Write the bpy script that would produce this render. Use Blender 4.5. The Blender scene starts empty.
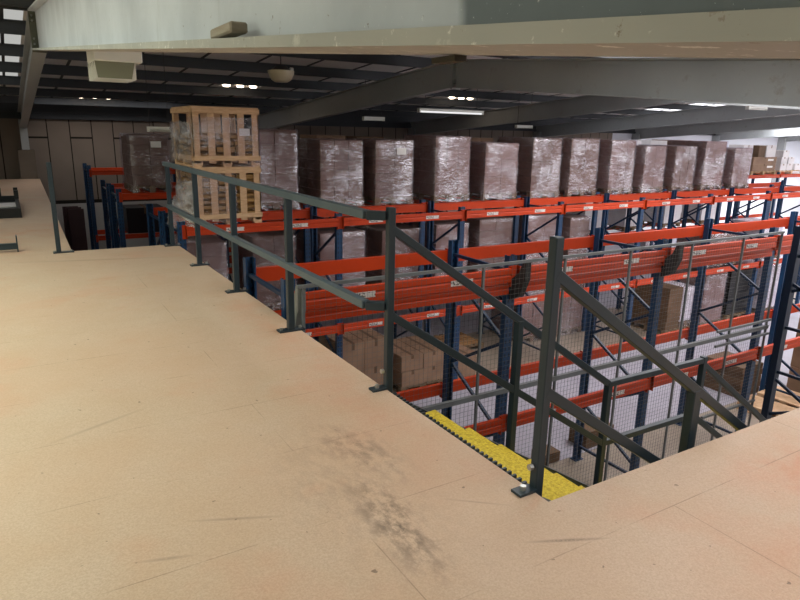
import bpy, bmesh, math, random
from mathutils import Vector, Matrix
random.seed(7)
S = bpy.context.scene
C = S.collection
EYE = 4.606          # eye height over the warehouse floor
DK = 3.126           # top of the mezzanine deck
PITCH = 2.4          # rack bay pitch
RX = 1.88            # x of the first rack frames

# ------------------------------------------------------------------ helpers
class MB:
    def __init__(s): s.v = []; s.f = []
    def add(s, vs, fs):
        n = len(s.v); s.v += [tuple(v) for v in vs]; s.f += [tuple(i + n for i in f) for f in fs]; return s
    def box(s, x0, x1, y0, y1, z0, z1):
        return s.add([(x0,y0,z0),(x1,y0,z0),(x1,y1,z0),(x0,y1,z0),(x0,y0,z1),(x1,y0,z1),(x1,y1,z1),(x0,y1,z1)],
                     [(3,2,1,0),(4,5,6,7),(0,1,5,4),(1,2,6,5),(2,3,7,6),(3,0,4,7)])
    def obox(s, c, size, M):
        a, b, d = size[0]/2, size[1]/2, size[2]/2; c = Vector(c)
        vs = [c + M @ Vector((x*a, y*b, z*d)) for z in (-1,1) for x, y in ((-1,-1),(1,-1),(1,1),(-1,1))]
        return s.add(vs, [(3,2,1,0),(4,5,6,7),(0,1,5,4),(1,2,6,5),(2,3,7,6),(3,0,4,7)])
    def bar(s, p0, p1, w, h, up=(0,0,1)):
        p0, p1 = Vector(p0), Vector(p1); d = (p1-p0); L = d.length; d.normalize()
        u = Vector(up)
        if abs(d.dot(u)) > .99: u = Vector((0,1,0))
        r = d.cross(u).normalized(); u = r.cross(d)
        return s.obox((p0+p1)/2, (L, w, h), Matrix((d, r, u)).transposed())
    def cyl(s, p0, p1, r, n=10, r1=None):
        p0, p1 = Vector(p0), Vector(p1); d = (p1-p0).normalized(); r1 = r if r1 is None else r1
        a = d.orthogonal().normalized(); b = d.cross(a)
        vs = []
        for k in range(n):
            t = 2*math.pi*k/n; o = a*math.cos(t)+b*math.sin(t); vs += [p0+o*r, p1+o*r1]
        fs = [(2*k, 2*((k+1)%n), 2*((k+1)%n)+1, 2*k+1) for k in range(n)]
        fs += [tuple(2*k for k in reversed(range(n))), tuple(2*k+1 for k in range(n))]
        return s.add(vs, fs)
    def prism(s, pts, axis, a, b):
        n = len(pts)
        def P(p, t):
            return {'x': (t, p[0], p[1]), 'y': (p[0], t, p[1]), 'z': (p[0], p[1], t)}[axis]
        vs = [P(p, a) for p in pts] + [P(p, b) for p in pts]
        fs = [tuple(range(n-1, -1, -1)), tuple(range(n, 2*n))] + [(k, (k+1)%n, n+(k+1)%n, n+k) for k in range(n)]
        return s.add(vs, fs)
    def mesh(s, name, m, bevel=0, smooth=False):
        me = bpy.data.meshes.new(name); me.from_pydata(s.v, [], s.f); me.update()
        bm = bmesh.new(); bm.from_mesh(me); bmesh.ops.recalc_face_normals(bm, faces=bm.faces)
        if bevel:
            bmesh.ops.bevel(bm, geom=list(bm.edges), offset=bevel, segments=1, affect='EDGES', clamp_overlap=True)
        bm.to_mesh(me); bm.free()
        if smooth:
            for p in me.polygons: p.use_smooth = True
        me.materials.append(m)
        return me
    def build(s, name, m, parent=None, bevel=0, smooth=False, loc=None):
        return link(name, s.mesh(name, m, bevel, smooth), parent, loc)

def link(name, me, parent=None, loc=None):
    o = bpy.data.objects.new(name, me); C.objects.link(o)
    if loc is not None: o.location = loc
    if parent: o.parent = parent
    return o
def tag(o, label, cat, group=None, kind=None):
    o['label'] = label; o['category'] = cat
    if group: o['group'] = group
    if kind: o['kind'] = kind
    return o
def thing(name, label, cat, loc=(0,0,0), rz=0, group=None):
    o = bpy.data.objects.new(name, None); C.objects.link(o); o.empty_display_size = .1
    o.location = loc; o.rotation_euler = (0, 0, rz)
    return tag(o, label, cat, group)
def struct(o): o['kind'] = 'structure'; return o

# ---------------------------------------------------------------- materials
def srgb(h):
    h = h.lstrip('#'); c = [int(h[i:i+2], 16)/255 for i in (0,2,4)]
    return tuple((x/12.92 if x <= .04045 else ((x+.055)/1.055)**2.4) for x in c) + (1,)
class NT:
    def __init__(s, name):
        s.m = bpy.data.materials.new(name); s.m.use_nodes = True; s.t = s.m.node_tree; s.N = s.t.nodes
        s.b = s.N['Principled BSDF']; s.out = s.N['Material Output']
    def n(s, typ, **kw):
        o = s.N.new(typ)
        for k, v in kw.items():
            if k in o.inputs.keys() if not k.startswith('_') else False: o.inputs[k].default_value = v
            else: setattr(o, k.lstrip('_'), v)
        return o
    def l(s, a, b): s.t.links.new(a, b)
    def coord(s, kind='Object', scale=(1,1,1), loc=(0,0,0)):
        tc = s.N.new('ShaderNodeTexCoord'); mp = s.N.new('ShaderNodeMapping')
        mp.inputs['Scale'].default_value = scale; mp.inputs['Location'].default_value = loc
        s.l(tc.outputs[kind], mp.inputs[0]); return mp.outputs[0]
    def world(s, scale=(1,1,1), loc=(0,0,0)):
        g = s.N.new('ShaderNodeNewGeometry'); mp = s.N.new('ShaderNodeMapping')
        mp.inputs['Scale'].default_value = scale; mp.inputs['Location'].default_value = loc
        s.l(g.outputs['Position'], mp.inputs[0]); return mp.outputs[0]
    def noise(s, co, scale, detail=4, rough=.55):
        n = s.N.new('ShaderNodeTexNoise'); n.inputs['Scale'].default_value = scale
        n.inputs['Detail'].default_value = detail; n.inputs['Roughness'].default_value = rough
        s.l(co, n.inputs['Vector']); return n.outputs['Fac']
    def ramp(s, fac, a, b, c0=(0,0,0,1), c1=(1,1,1,1)):
        r = s.N.new('ShaderNodeValToRGB'); e = r.color_ramp.elements
        e[0].position = a; e[1].position = b; e[0].color = c0; e[1].color = c1
        s.l(fac, r.inputs[0]); return r.outputs[0]
    def mix(s, fac, a, b, mode='MIX'):
        m = s.N.new('ShaderNodeMix'); m.data_type = 'RGBA'; m.blend_type = mode
        for sock, v in ((m.inputs[0], fac), (m.inputs[6], a), (m.inputs[7], b)):
            if isinstance(v, (int, float)): sock.default_value = v
            elif isinstance(v, tuple): sock.default_value = v
            else: s.l(v, sock)
        return m.outputs[2]
    def math(s, op, a, b=0):
        m = s.N.new('ShaderNodeMath'); m.operation = op
        for i, v in enumerate((a, b)):
            if isinstance(v, (int, float)): m.inputs[i].default_value = v
            else: s.l(v, m.inputs[i])
        return m.outputs[0]
    def bump(s, h, strength, dist=.01):
        b = s.N.new('ShaderNodeBump'); b.inputs['Strength'].default_value = strength
        b.inputs['Distance'].default_value = dist; s.l(h, b.inputs['Height']); s.l(b.outputs[0], s.b.inputs['Normal'])
    def col(s, c):
        if isinstance(c, tuple): s.b.inputs['Base Color'].default_value = c
        else: s.l(c, s.b.inputs['Base Color'])
    def set(s, rough=.5, metal=0, spec=.5):
        s.b.inputs['Roughness'].default_value = rough; s.b.inputs['Metallic'].default_value = metal
        s.b.inputs['Specular IOR Level'].default_value = spec

def paint(name, hexc, rough=.45, metal=0, var=.25, scale=3, dirt=None, bump=0, spec=.4):
    t = NT(name); co = t.world(); n = t.noise(co, scale)
    c = srgb(hexc); d = tuple(x*(1-var) for x in c[:3]) + (1,)
    k = t.mix(t.ramp(n, .3, .7), d, c)
    if dirt:
        n2 = t.noise(t.world(), scale*4, 6, .7); k = t.mix(t.ramp(n2, .58, .72), k, srgb(dirt))
    t.col(k); t.set(rough, metal, spec)
    if bump: t.bump(t.noise(co, scale*12), bump)
    return t.m

M = {}
M['post'] = paint('grey_rail_paint', '#27343c', .4, .0, .15, 6)
M['rail'] = paint('grey_rail_top_paint', '#536169', .35, .0, .12, 6)
M['galv'] = paint('galvanised_steel', '#8c8f8c', .45, .4, .2, 8)
M['fence'] = paint('grey_fence_paint', '#6d7172', .5, .1, .2, 8)
M['wire'] = paint('dull_wire', '#62625d', .5, .2, .2, 8)
M['orange'] = paint('orange_beam_paint', '#bd3c14', .45, 0, .16, 2, '#99320f', spec=.28)
M['blue'] = paint('blue_brace_paint', '#0b2a48', .45, 0, .25, 3)
M['bolt'] = paint('zinc_bolt', '#b9bbb8', .3, .8, .1, 10)
M['dark'] = paint('dark_edge_steel', '#2b2c2d', .6, 0, .2, 5)
M['rafter'] = paint('rafter_grey_paint', '#a0a4a5', .55, 0, .14, 1.2, '#8b8a84')
M['purlin'] = paint('purlin_grey_paint', '#3d4145', .6, .1, .2, 1.5)
M['roof'] = paint('roof_liner_sheet', '#e4e2de', .6, 0, .1, .8)
M['block'] = paint('blockwork', '#6e6459', .9, 0, .25, 2)
M['white'] = paint('white_casing', '#d6d6cf', .5, 0, .08, 4)
M['black'] = paint('black_plastic', '#15161a', .45, 0, .2, 9)
M['maroon'] = paint('dark_maroon_board', '#4a3638', .7, 0, .25, 2)
M['paper'] = paint('white_paper', '#e2e0dc', .7, 0, .06, 12)
M['navy'] = paint('dark_navy_paint', '#0c2138', .5, 0, .2, 4)
M['olive'] = paint('olive_primer', '#4e4f43', .6, 0, .2, 5)
M['rust'] = paint('dark_rusty_steel', '#3b3428', .8, 0, .4, 9)

def m_upright():
    t = NT('blue_upright_punched'); co = t.coord('Object')
    sx = t.N.new('ShaderNodeSeparateXYZ'); t.l(co, sx.inputs[0])
    ax = t.math('ABSOLUTE', sx.outputs[0]); zz = t.math('FRACT', t.math('MULTIPLY', sx.outputs[2], 1/.075))
    m1 = t.math('MULTIPLY', t.math('LESS_THAN', t.math('ABSOLUTE', t.math('SUBTRACT', ax, .026)), .0075), t.math('LESS_THAN', zz, .5))
    n = t.noise(t.world(), 3); base = t.mix(t.ramp(n, .3, .7), srgb('#09294a'), srgb('#0f3f66'))
    t.col(t.mix(m1, base, srgb('#060d16'))); t.set(.45); return t.m
M['upright'] = m_upright()

def m_deck():
    t = NT('chipboard_decking')
    co = t.world(); fine = t.noise(co, 130, 3, .7); mid = t.noise(co, 3.0, 5, .6); big = t.noise(co, .55, 3, .5)
    c = t.mix(t.ramp(fine, .35, .68), srgb('#bca590'), srgb('#d0bba5'))
    c = t.mix(t.math('MULTIPLY', t.ramp(mid, .35, .75), .35), c, srgb('#b89673'))
    c = t.mix(t.math('MULTIPLY', t.ramp(big, .4, .65), .3), c, srgb('#c9a287'))
    # orange dust scuffs
    dust = t.math('MULTIPLY', t.ramp(t.noise(t.world((1,1,1),(4,2,0)), 1.1, 4, .6), .55, .75), .32)
    c = t.mix(dust, c, srgb('#c97f5c'))
    def local(cx, cy, ang):
        g = t.N.new('ShaderNodeNewGeometry'); mp = t.N.new('ShaderNodeMapping'); mp.vector_type = 'TEXTURE'
        mp.inputs['Location'].default_value = (cx, cy, DK); mp.inputs['Rotation'].default_value = (0, 0, ang)
        t.l(g.outputs['Position'], mp.inputs[0]); s_ = t.N.new('ShaderNodeSeparateXYZ'); t.l(mp.outputs[0], s_.inputs[0]); return s_.outputs
    def blob(cx, cy, ang, a, b):
        o = local(cx, cy, ang)
        d = t.math('SQRT', t.math('ADD', t.math('POWER', t.math('ABSOLUTE', t.math('DIVIDE', o[0], a)), 2), t.math('POWER', t.math('ABSOLUTE', t.math('DIVIDE', o[1], b)), 2)))
        return t.ramp(d, .15, 1, (1,1,1,1), (0,0,0,1))
    def streak(p, q, w, k, colr='#5c5148'):
        nonlocal c
        L = math.hypot(q[0]-p[0], q[1]-p[1])/2
        m = blob((p[0]+q[0])/2, (p[1]+q[1])/2, math.atan2(q[1]-p[1], q[0]-p[0]), L*1.15, w)
        c = t.mix(t.math('MULTIPLY', t.math('MULTIPLY', m, t.ramp(fine, .3, .6)), k), c, srgb(colr))
    # orange dust drifted along the stair edge and on the right of the stair head
    n3 = t.ramp(t.noise(t.world(), 2.6, 5, .65), .36, .66)
    for q, k in ((blob(3.1, 1.3, 0, .55, .3), .55), (blob(2.4, 1.05, .5, .9, .5), .22), (blob(1.6, 4.3, 1.57, 2.2, .3), .35), (blob(1.45, 2.6, 1.57, .8, .35), .25), (blob(.2, 10.2, 1.2, 1.2, .5), .4), (blob(1.67, 1.68, .4, .14, .035), .9)):
        c = t.mix(t.math('MULTIPLY', t.math('MULTIPLY', q, n3), k), c, srgb('#c8764f'))
    # grey trampled patch at the head of the stairs
    sc = t.ramp(t.noise(t.world((7,3.5,1)), 2.2, 6, .75), .44, .62)
    for q, k in ((blob(1.14, 1.85, 1.5, .42, .13), .8), (blob(1.30, 2.45, 1.8, .38, .17), .45), (blob(1.1, 2.1, 1.57, .9, .4), .22)):
        c = t.mix(t.math('MULTIPLY', t.math('MULTIPLY', q, sc), k), c, srgb('#564b43'))
    for p, q, w, k in (((1.50,1.51),(1.80,1.37),.012,.8), ((.44,2.26),(.78,2.11),.012,.5), ((.23,2.10),(.42,2.04),.012,.5), ((.0,3.2),(.5,3.42),.02,.35), ((1.4,1.9),(1.62,1.72),.008,.4), ((-.1,8.0),(1.6,7.6),.06,.3)):
        streak(p, q, w, k)
    sp = t.ramp(t.noise(t.world(), 24, 2, .5), .735, .75)
    c = t.mix(t.math('MULTIPLY', sp, .6), c, srgb('#4c4036'))
    br = t.N.new('ShaderNodeTexBrick'); t.l(t.world((1,1,1),(.19,-.19,0)), br.inputs['Vector'])
    br.inputs['Scale'].default_value = 1; br.inputs['Mortar Size'].default_value = .0022
    br.inputs['Brick Width'].default_value = 2.4; br.inputs['Row Height'].default_value = .6
    br.inputs['Mortar Smooth'].default_value = 0
    c = t.mix(t.math('MULTIPLY', br.outputs['Fac'], t.math('MULTIPLY', t.ramp(mid, .42, .6), .42)), c, srgb('#5a4838'))
    t.col(c); t.set(.62, 0, .35); t.bump(fine, .12, .003); return t.m
M['deck'] = m_deck()

def m_floor():
    t = NT('warehouse_floor'); co = t.world(); n = t.noise(co, 1.4, 5, .6); f = t.noise(co, 30, 3)
    brown = t.mix(t.ramp(n, .3, .7), srgb('#7d7063'), srgb('#96897b'))
    white = t.mix(t.ramp(n, .3, .7), srgb('#928f99'), srgb('#a29faa'))
    s = t.N.new('ShaderNodeSeparateXYZ'); t.l(co, s.inputs[0]); y = s.outputs[1]
    def band(a, b): return t.math('MULTIPLY', t.math('GREATER_THAN', y, a), t.math('LESS_THAN', y, b))
    k = t.math('ADD', t.math('ADD', band(5.9, 9.0), band(11.4, 13.9)), band(16.5, 18.9))
    c = t.mix(k, brown, white); c = t.mix(t.math('MULTIPLY', t.ramp(f, .4, .8), .15), c, srgb('#55504a'))
    t.col(c); t.set(.45, 0, .5); return t.m
M['floor'] = m_floor()

def m_wood(name, a, b):
    t = NT(name); w = t.noise(t.coord('Object', (3,3,22)), 3, 4, .6); g = t.noise(t.world(), 4)
    c = t.mix(t.ramp(w, .3, .7), srgb(a), srgb(b)); c = t.mix(t.math('MULTIPLY', g, .25), c, srgb('#8d6f4b'))
    t.col(c); t.set(.75, 0, .2); return t.m
M['wood'] = m_wood('pale_crate_wood', '#c6a07c', '#dfbd99')
M['pallet'] = m_wood('pallet_wood', '#9c8262', '#bda17c')
M['pallet_dim'] = m_wood('grimy_pallet_wood', '#5d4c3c', '#7d6a55')
M['log'] = m_wood('split_log_wood', '#8a6a43', '#c09a64')
M['greywood'] = m_wood('weathered_wood', '#8f897d', '#aaa498')
M['plank'] = m_wood('brown_plank_wood', '#7c5b3c', '#a1784f')

def m_card(name, a, b, tape=True):
    t = NT(name); n = t.noise(t.world(), 2.2, 4); f = t.noise(t.world((1,1,9)), 14, 2)
    c = t.mix(t.ramp(n, .3, .7), srgb(a), srgb(b)); c = t.mix(t.math('MULTIPLY', f, .16), c, srgb('#5b4635'))
    t.col(c); t.set(.7, 0, .25); return t.m
M['card'] = m_card('brown_cardboard', '#7d6350', '#967963')
M['card_grey'] = m_card('muted_cardboard', '#6b544a', '#83695d')
M['card_dark'] = m_card('dark_cardboard', '#57432f', '#6f5745')
M['card_white'] = m_card('white_cardboard', '#d2ced0', '#e6e3e4')
M['card_rose'] = m_card('pinkish_cardboard', '#7a6058', '#91766d')

def m_film(name='stretch_film', lo=.07, hi=.42, tint=(.92,.9,.95,1), dif=(.40,.36,.37,1)):
    t = NT(name); t.N.remove(t.b)
    co = t.world(); wr = t.noise(t.world((2.2,2.2,6)), 3.2, 5, .65); big = t.noise(t.world((1,1,1.6)), 1.7, 3, .5)
    bm = t.N.new('ShaderNodeBump'); bm.inputs['Strength'].default_value = .55; bm.inputs['Distance'].default_value = .03
    t.l(wr, bm.inputs['Height'])
    gl = t.N.new('ShaderNodeBsdfGlossy'); gl.inputs['Roughness'].default_value = .22; gl.inputs['Color'].default_value = (.95,.95,1,1)
    t.l(bm.outputs[0], gl.inputs['Normal'])
    df = t.N.new('ShaderNodeBsdfDiffuse'); df.inputs['Color'].default_value = dif
    t.l(bm.outputs[0], df.inputs['Normal'])
    m1 = t.N.new('ShaderNodeMixShader'); m1.inputs[0].default_value = .68
    t.l(df.outputs[0], m1.inputs[1]); t.l(gl.outputs[0], m1.inputs[2])
    tr = t.N.new('ShaderNodeBsdfTransparent'); tr.inputs[0].default_value = tint
    m2 = t.N.new('ShaderNodeMixShader')
    fac = t.mix(t.ramp(t.math('MULTIPLY', t.math('ADD', wr, big), .5), (.46), .60), (lo,)*3+(1,), (hi,)*3+(1,))
    t.l(fac, m2.inputs[0]); t.l(tr.outputs[0], m2.inputs[1]); t.l(m1.outputs[0], m2.inputs[2])
    t.l(m2.outputs[0], t.out.inputs[0]); return t.m
M['film'] = m_film()
M['film_white'] = m_film('crumpled_film', .22, .8, (.95,.95,.97,1), (.8,.8,.82,1))
M['film_clear'] = m_film('clear_loose_film', .02, .3)

def m_yellow():
    t = NT('yellow_grip_tread'); n = t.noise(t.world(), 60, 3, .7); b = t.noise(t.world(), 5)
    c = t.mix(t.ramp(n, .35, .65), srgb('#b79a10'), srgb('#e6cf34')); c = t.mix(t.math('MULTIPLY', b, .3), c, srgb('#9a8410'))
    t.col(c); t.set(.7); t.bump(n, .5, .004); return t.m
M['yellow'] = m_yellow()

def m_rafter_near():
    # silver-grey paint with a greyer, dirtier length towards the near end and rust freckles
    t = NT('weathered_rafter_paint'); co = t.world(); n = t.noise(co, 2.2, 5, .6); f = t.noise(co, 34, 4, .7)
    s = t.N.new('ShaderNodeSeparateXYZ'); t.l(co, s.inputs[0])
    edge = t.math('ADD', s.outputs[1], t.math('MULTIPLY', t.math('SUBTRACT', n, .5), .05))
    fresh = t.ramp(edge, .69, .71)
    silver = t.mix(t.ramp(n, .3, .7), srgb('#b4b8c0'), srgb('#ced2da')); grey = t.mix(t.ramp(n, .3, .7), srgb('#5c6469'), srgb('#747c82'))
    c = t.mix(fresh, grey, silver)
    st = t.ramp(t.noise(t.world((6,6,.8)), 1.4, 5, .7), .6, .75); c = t.mix(t.math('MULTIPLY', st, .35), c, srgb('#8d8f8a'))
    c = t.mix(t.ramp(t.noise(co, 120, 4, .8), .66, .72), c, srgb('#eceeec')); c = t.mix(t.ramp(f, .68, .74), c, srgb('#5e4a36'))
    t.col(c); t.set(.5, .1); return t.m
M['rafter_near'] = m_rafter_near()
def m_flange():
    t = NT('flaking_flange_paint'); co = t.world(); n = t.noise(co, 9, 6, .7); f = t.noise(co, 2.5, 3)
    c = t.mix(t.ramp(f, .3, .7), srgb('#989894'), srgb('#aeaea8'))
    c = t.mix(t.ramp(t.noise(co, 30, 5, .7), .6, .66), c, srgb('#dcdcd6')); c = t.mix(t.ramp(n, .58, .66), c, srgb('#c2c2bb')); c = t.mix(t.ramp(t.noise(t.world((1,1,1),(2,9,4)), 42, 5, .7), .64, .7), c, srgb('#76654f')); c = t.mix(t.ramp(t.noise(t.world((1,1,1),(7,3,1)), 11, 6, .7), .64, .7), c, srgb('#6d5232'))
    t.col(c); t.set(.55); return t.m
M['flange'] = m_flange()

def m_wallpanel():
    # vertical cladding panels, dark joints, with a cross joint on alternate panels
    t = NT('wall_cladding'); co = t.world(); s = t.N.new('ShaderNodeSeparateXYZ'); t.l(co, s.inputs[0])
    X = t.math('DIVIDE', t.math('ADD', s.outputs[0], .05), .565); fx = t.math('FRACT', X)
    j = t.math('LESS_THAN', fx, .05)
    odd = t.math('GREATER_THAN', t.math('FRACT', t.math('MULTIPLY', t.math('FLOOR', X), .5)), .25)
    hz = t.math('MULTIPLY', odd, t.math('LESS_THAN', t.math('ABSOLUTE', t.math('SUBTRACT', s.outputs[2], 4.22)), .025))
    lz = t.math('LESS_THAN', t.math('ABSOLUTE', t.math('SUBTRACT', s.outputs[2], 2.42)), .05)
    jj = t.math('MINIMUM', t.math('ADD', t.math('ADD', j, hz), lz), 1)
    n = t.noise(co, .6, 3); c = t.mix(t.ramp(n, .3, .7), srgb('#6f645b'), srgb('#80756b'))
    up = t.mix(jj, c, srgb('#26231f')); low = t.mix(t.ramp(n, .3, .7), srgb('#a09e9a'), srgb('#b0aeaa'))
    t.col(t.mix(t.math('GREATER_THAN', s.outputs[2], 2.37), low, up)); t.set(.8, 0, .2); return t.m
M['wall'] = m_wallpanel()
M['wall_plain'] = paint('pale_wall_sheet', '#b7b4ae', .75, 0, .1, .6)
M['wall_pale'] = paint('pale_wall_cladding', '#d2d5dd', .75, 0, .1, .6)

def emit(name, c, st):
    t = NT(name); t.N.remove(t.b); e = t.N.new('ShaderNodeEmission')
    e.inputs[0].default_value = c; e.inputs[1].default_value = st; t.l(e.outputs[0], t.out.inputs[0]); return t.m
M['fill_near'] = emit('fill_panel_glow', (1, .96, .95, 1), 2.5)  # glow of the added panels over the deck and behind the purlins
M['sky_front'] = emit('front_window_daylight', (1, .97, 1, 1), 4.0)
M['fill_weak'] = emit('weak_fill_panel_glow', (1, .98, .97, 1), 4.5)  # glow of the added panel in front of the second rafter
M['sky_end'] = emit('end_rooflight_daylight', (.96, .96, 1, 1), 22.0)
M['fill_mid2'] = emit('fill_panel_glow_bright', (1, .97, .98, 1), 7.0)  # glow of the stronger added panels facing the loads
M['sky_left'] = emit('left_window_daylight', (.93, 1, .82, 1), 3.7)
M['fill_right'] = emit('right_fill_panel_glow', (.97, .95, 1, 1), 5.0)  # glow of the added near-slope panels further right
M['sky_dull'] = emit('dull_rooflight_daylight', (1, 1, .95, 1), .45)
M['sky_mid'] = emit('mid_rooflight_daylight', (.95, .95, 1, 1), 2.0)
M['tube'] = emit('tube_glow', (1, 1, 1, 1), .9)
M['spot'] = emit('warm_gap_daylight', (1, .8, .6, 1), 14)

def m_label():
    t = NT('printed_rack_label'); co = t.coord('Object'); s = t.N.new('ShaderNodeSeparateXYZ'); t.l(co, s.inputs[0])
    n = t.N.new('ShaderNodeTexNoise'); n.noise_dimensions = '2D'; n.inputs['Scale'].default_value = 1; n.inputs['Detail'].default_value = 1
    t.l(t.coord('Object', (75, 75, 30)), n.inputs['Vector']); 
    v = t.N.new('ShaderNodeTexVoronoi'); v.inputs['Scale'].default_value = 1; t.l(t.coord('Object', (60, 0, 40)), v.inputs['Vector'])
    inz = t.math('LESS_THAN', t.math('ABSOLUTE', s.outputs[2]), .02)
    k = t.math('MULTIPLY', t.math('LESS_THAN', v.outputs['Distance'], .42), inz)
    t.col(t.mix(k, srgb('#cfcac6'), srgb('#4b4542'))); t.set(.5); return t.m
M['label'] = m_label()

# ------------------------------------------------------------------ camera
cam = bpy.data.cameras.new('camera'); co = bpy.data.objects.new('camera', cam); C.objects.link(co)
yaw, pit, rol = 0.55057052, -0.26001253, 0.02170806
fw = Vector((math.cos(pit)*math.sin(yaw), math.cos(pit)*math.cos(yaw), math.sin(pit)))
r = Vector((math.cos(yaw), -math.sin(yaw), 0)); u = r.cross(fw)
r2 = r*math.cos(rol)+u*math.sin(rol); u2 = -r*math.sin(rol)+u*math.cos(rol)
co.matrix_world = Matrix(((r2.x,u2.x,-fw.x,0),(r2.y,u2.y,-fw.y,0),(r2.z,u2.z,-fw.z,EYE),(0,0,0,1)))
cam.sensor_fit = 'HORIZONTAL'; cam.sensor_width = 36; cam.lens = 635.87/800*36; cam.clip_start = .03; cam.clip_end = 200
S.camera = co

# ----------------------------------------------------------- building shell
XL, XR, YN, YW, YR = -6.0, 46.0, -3.4, 20.75, 9.4     # ends, near eave, far wall, ridge
struct(MB().box(XL, XR, YN, YW, -.2, 0).build('floor', M['floor']))
def zroof(y): return EYE + 1.505 - .08*abs(y - YR)      # underside of the roof sheets
struct(MB().box(XL, 24, YW, YW+.2, 0, zroof(YW)+.25).build('wall_back', M['wall']))
struct(MB().box(24, XR, YW, YW+.2, 0, zroof(YW)+.25).build('wall_back', M['wall_pale']))
WX0, WX1, WZ0, WZ1 = 10.2, 41.0, 1.7, 4.85
struct(MB().box(XL, WX0, YN-.2, YN, 0, zroof(YN)+.1).box(WX1, XR, YN-.2, YN, 0, zroof(YN)+.1).box(WX0, WX1, YN-.2, YN, 0, WZ0).box(WX0, WX1, YN-.2, YN, WZ1, zroof(YN)+.1).build('wall_front', M['wall_plain']))
w2 = struct(thing('window_2', 'window band', 'window', ((WX0+WX1)/2, YN-.1, WZ0))); del w2['label'], w2['category']
hw = (WX1-WX0)/2
MB().box(-hw, hw, -.01, .01, 0, WZ1-WZ0).build('window_pane', M['sky_front'], w2)
f = MB()
for k in range(21): x = -hw+2*hw*k/20; f.box(x-.04, x+.04, -.05, .05, 0, WZ1-WZ0)
f.box(-hw, hw, -.05, .05, 0, .07).box(-hw, hw, -.05, .05, WZ1-WZ0-.07, WZ1-WZ0).box(-hw, hw, -.05, .05, 1.5, 1.56)
f.build('window_frame', M['white'], w2)
def gable(name, xa, xb, hole=None):
    mb = MB(); y0, y1 = YN-.2, YW+.2
    def pr(a, b, za, zb=None):
        pts = [(a, za)]
        pts += [(b, za)]
        if zb is None:
            pts += [(b, zroof(b)+.05)] + ([(YR, zroof(YR)+.05)] if a < YR < b else []) + [(a, zroof(a)+.05)]
        else: pts += [(b, zb), (a, zb)]
        mb.prism(pts, 'x', xa, xb)
    if hole:
        a, b, z0, z1 = hole
        pr(y0, a, 0); pr(b, y1, 0); pr(a, b, 0, z0); pr(a, b, z1)
    else: pr(y0, y1, 0)
    return struct(mb.build(name, M['wall_plain'] if hole else M['wall_pale']))
gable('wall_left', XL-.2, XL, (-2.5, 3.5, DK+.25, DK+1.45))
gable('wall_right', XR, XR+.2)
w = struct(thing('window_1', 'long window strip', 'window', (XL-.1, .5, DK+.25)))
del w['label'], w['category']
g = MB().box(-.01, .01, -3.0, 3.0, 0, 1.2).build('window_pane', M['sky_left'], w)
f = MB()
for k in range(5): f.box(-.04, .04, -3+k*1.5-.03, -3+k*1.5+.03, 0, 1.2)
f.box(-.04, .04, -3, 3, 0, .05).box(-.04, .04, -3, 3, 1.15, 1.2)
f.build('window_frame', M['white'], w)

# roof: two slopes of liner sheet with rooflight openings
FILL_PANELS_DECK = [(1.4, 3.4), (4.4, 6.4)]  # glowing panels added out of view to brighten the right of the deck
FILL_PANELS_NEAR = [(8.0, 10.2), (10.9, 12.6), (14.5, 19), (21, 25.5), (28, 32)]  # unseen panels added to light the load fronts from the right
ROOFLIGHTS_LEFT = [(-3.3, -.3)]
ROOFLIGHTS_FAR = [(-5.0, .44), (15.2, 17.6), (20.5, 23.0), (29.5, 33.5), (35.5, 40.0)]
def glow_panel(a, b, y0, y1, m):  # builds true roof lights and added fill panels alike
    o = MB().add([(a,y0,zroof(y0)+.02),(b,y0,zroof(y0)+.02),(b,y1,zroof(y1)+.02),(a,y1,zroof(y1)+.02),
                  (a,y0,zroof(y0)+.05),(b,y0,zroof(y0)+.05),(b,y1,zroof(y1)+.05),(a,y1,zroof(y1)+.05)],
                 [(3,2,1,0),(4,5,6,7),(0,1,5,4),(1,2,6,5),(2,3,7,6),(3,0,4,7)]).build('roof_light_or_fill_sheet', m)
    return struct(o)
def slope(name, ya, yb, lights, la, lb, xa, xb):
    mb = MB()
    def quad(x0, x1, y0, y1):
        mb.add([(x0,y0,zroof(y0)),(x1,y0,zroof(y0)),(x1,y1,zroof(y1)),(x0,y1,zroof(y1)),
                (x0,y0,zroof(y0)+.06),(x1,y0,zroof(y0)+.06),(x1,y1,zroof(y1)+.06),(x0,y1,zroof(y1)+.06)],
               [(3,2,1,0),(4,5,6,7),(0,1,5,4),(1,2,6,5),(2,3,7,6),(3,0,4,7)])
    quad(xa, xb, ya, la); quad(xa, xb, lb, yb)
    x = xa
    for a, b in lights: quad(x, a, la, lb); x = b
    quad(x, xb, la, lb)
    return struct(mb.build(name, M['roof']))
slope('ceiling', YN-.2, YR, ROOFLIGHTS_LEFT, 1.6, 8.6, XL-.2, .0)
slope('ceiling', YN-.2, 1.8, FILL_PANELS_DECK, -2.2, 1.4, .0, 6.8)
slope('ceiling', 1.8, YR, [(3.4, 5.2)], 2.2, 5.6, .0, 6.8)
glow_panel(3.4, 5.2, 2.2, 5.6, M['fill_weak'])  # unseen glowing panel added to brighten the second rafter's web
slope('ceiling', YN-.2, YR, FILL_PANELS_NEAR, 2.6, 8.4, 6.8, XR+.2)
slope('ceiling', YR, 17.9, ROOFLIGHTS_FAR[:1], 10.0, 17.5, XL-.2, .6)
slope('ceiling', YR, 12.4, [(.75, 1.95)], 11.12, 11.9, .6, 14.0)
slope('ceiling', 12.4, 17.9, [], 13, 17.5, .6, 14.0)
slope('ceiling', YR, 17.9, ROOFLIGHTS_FAR[1:], 10.0, 17.5, 14.0, XR+.2)
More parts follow.
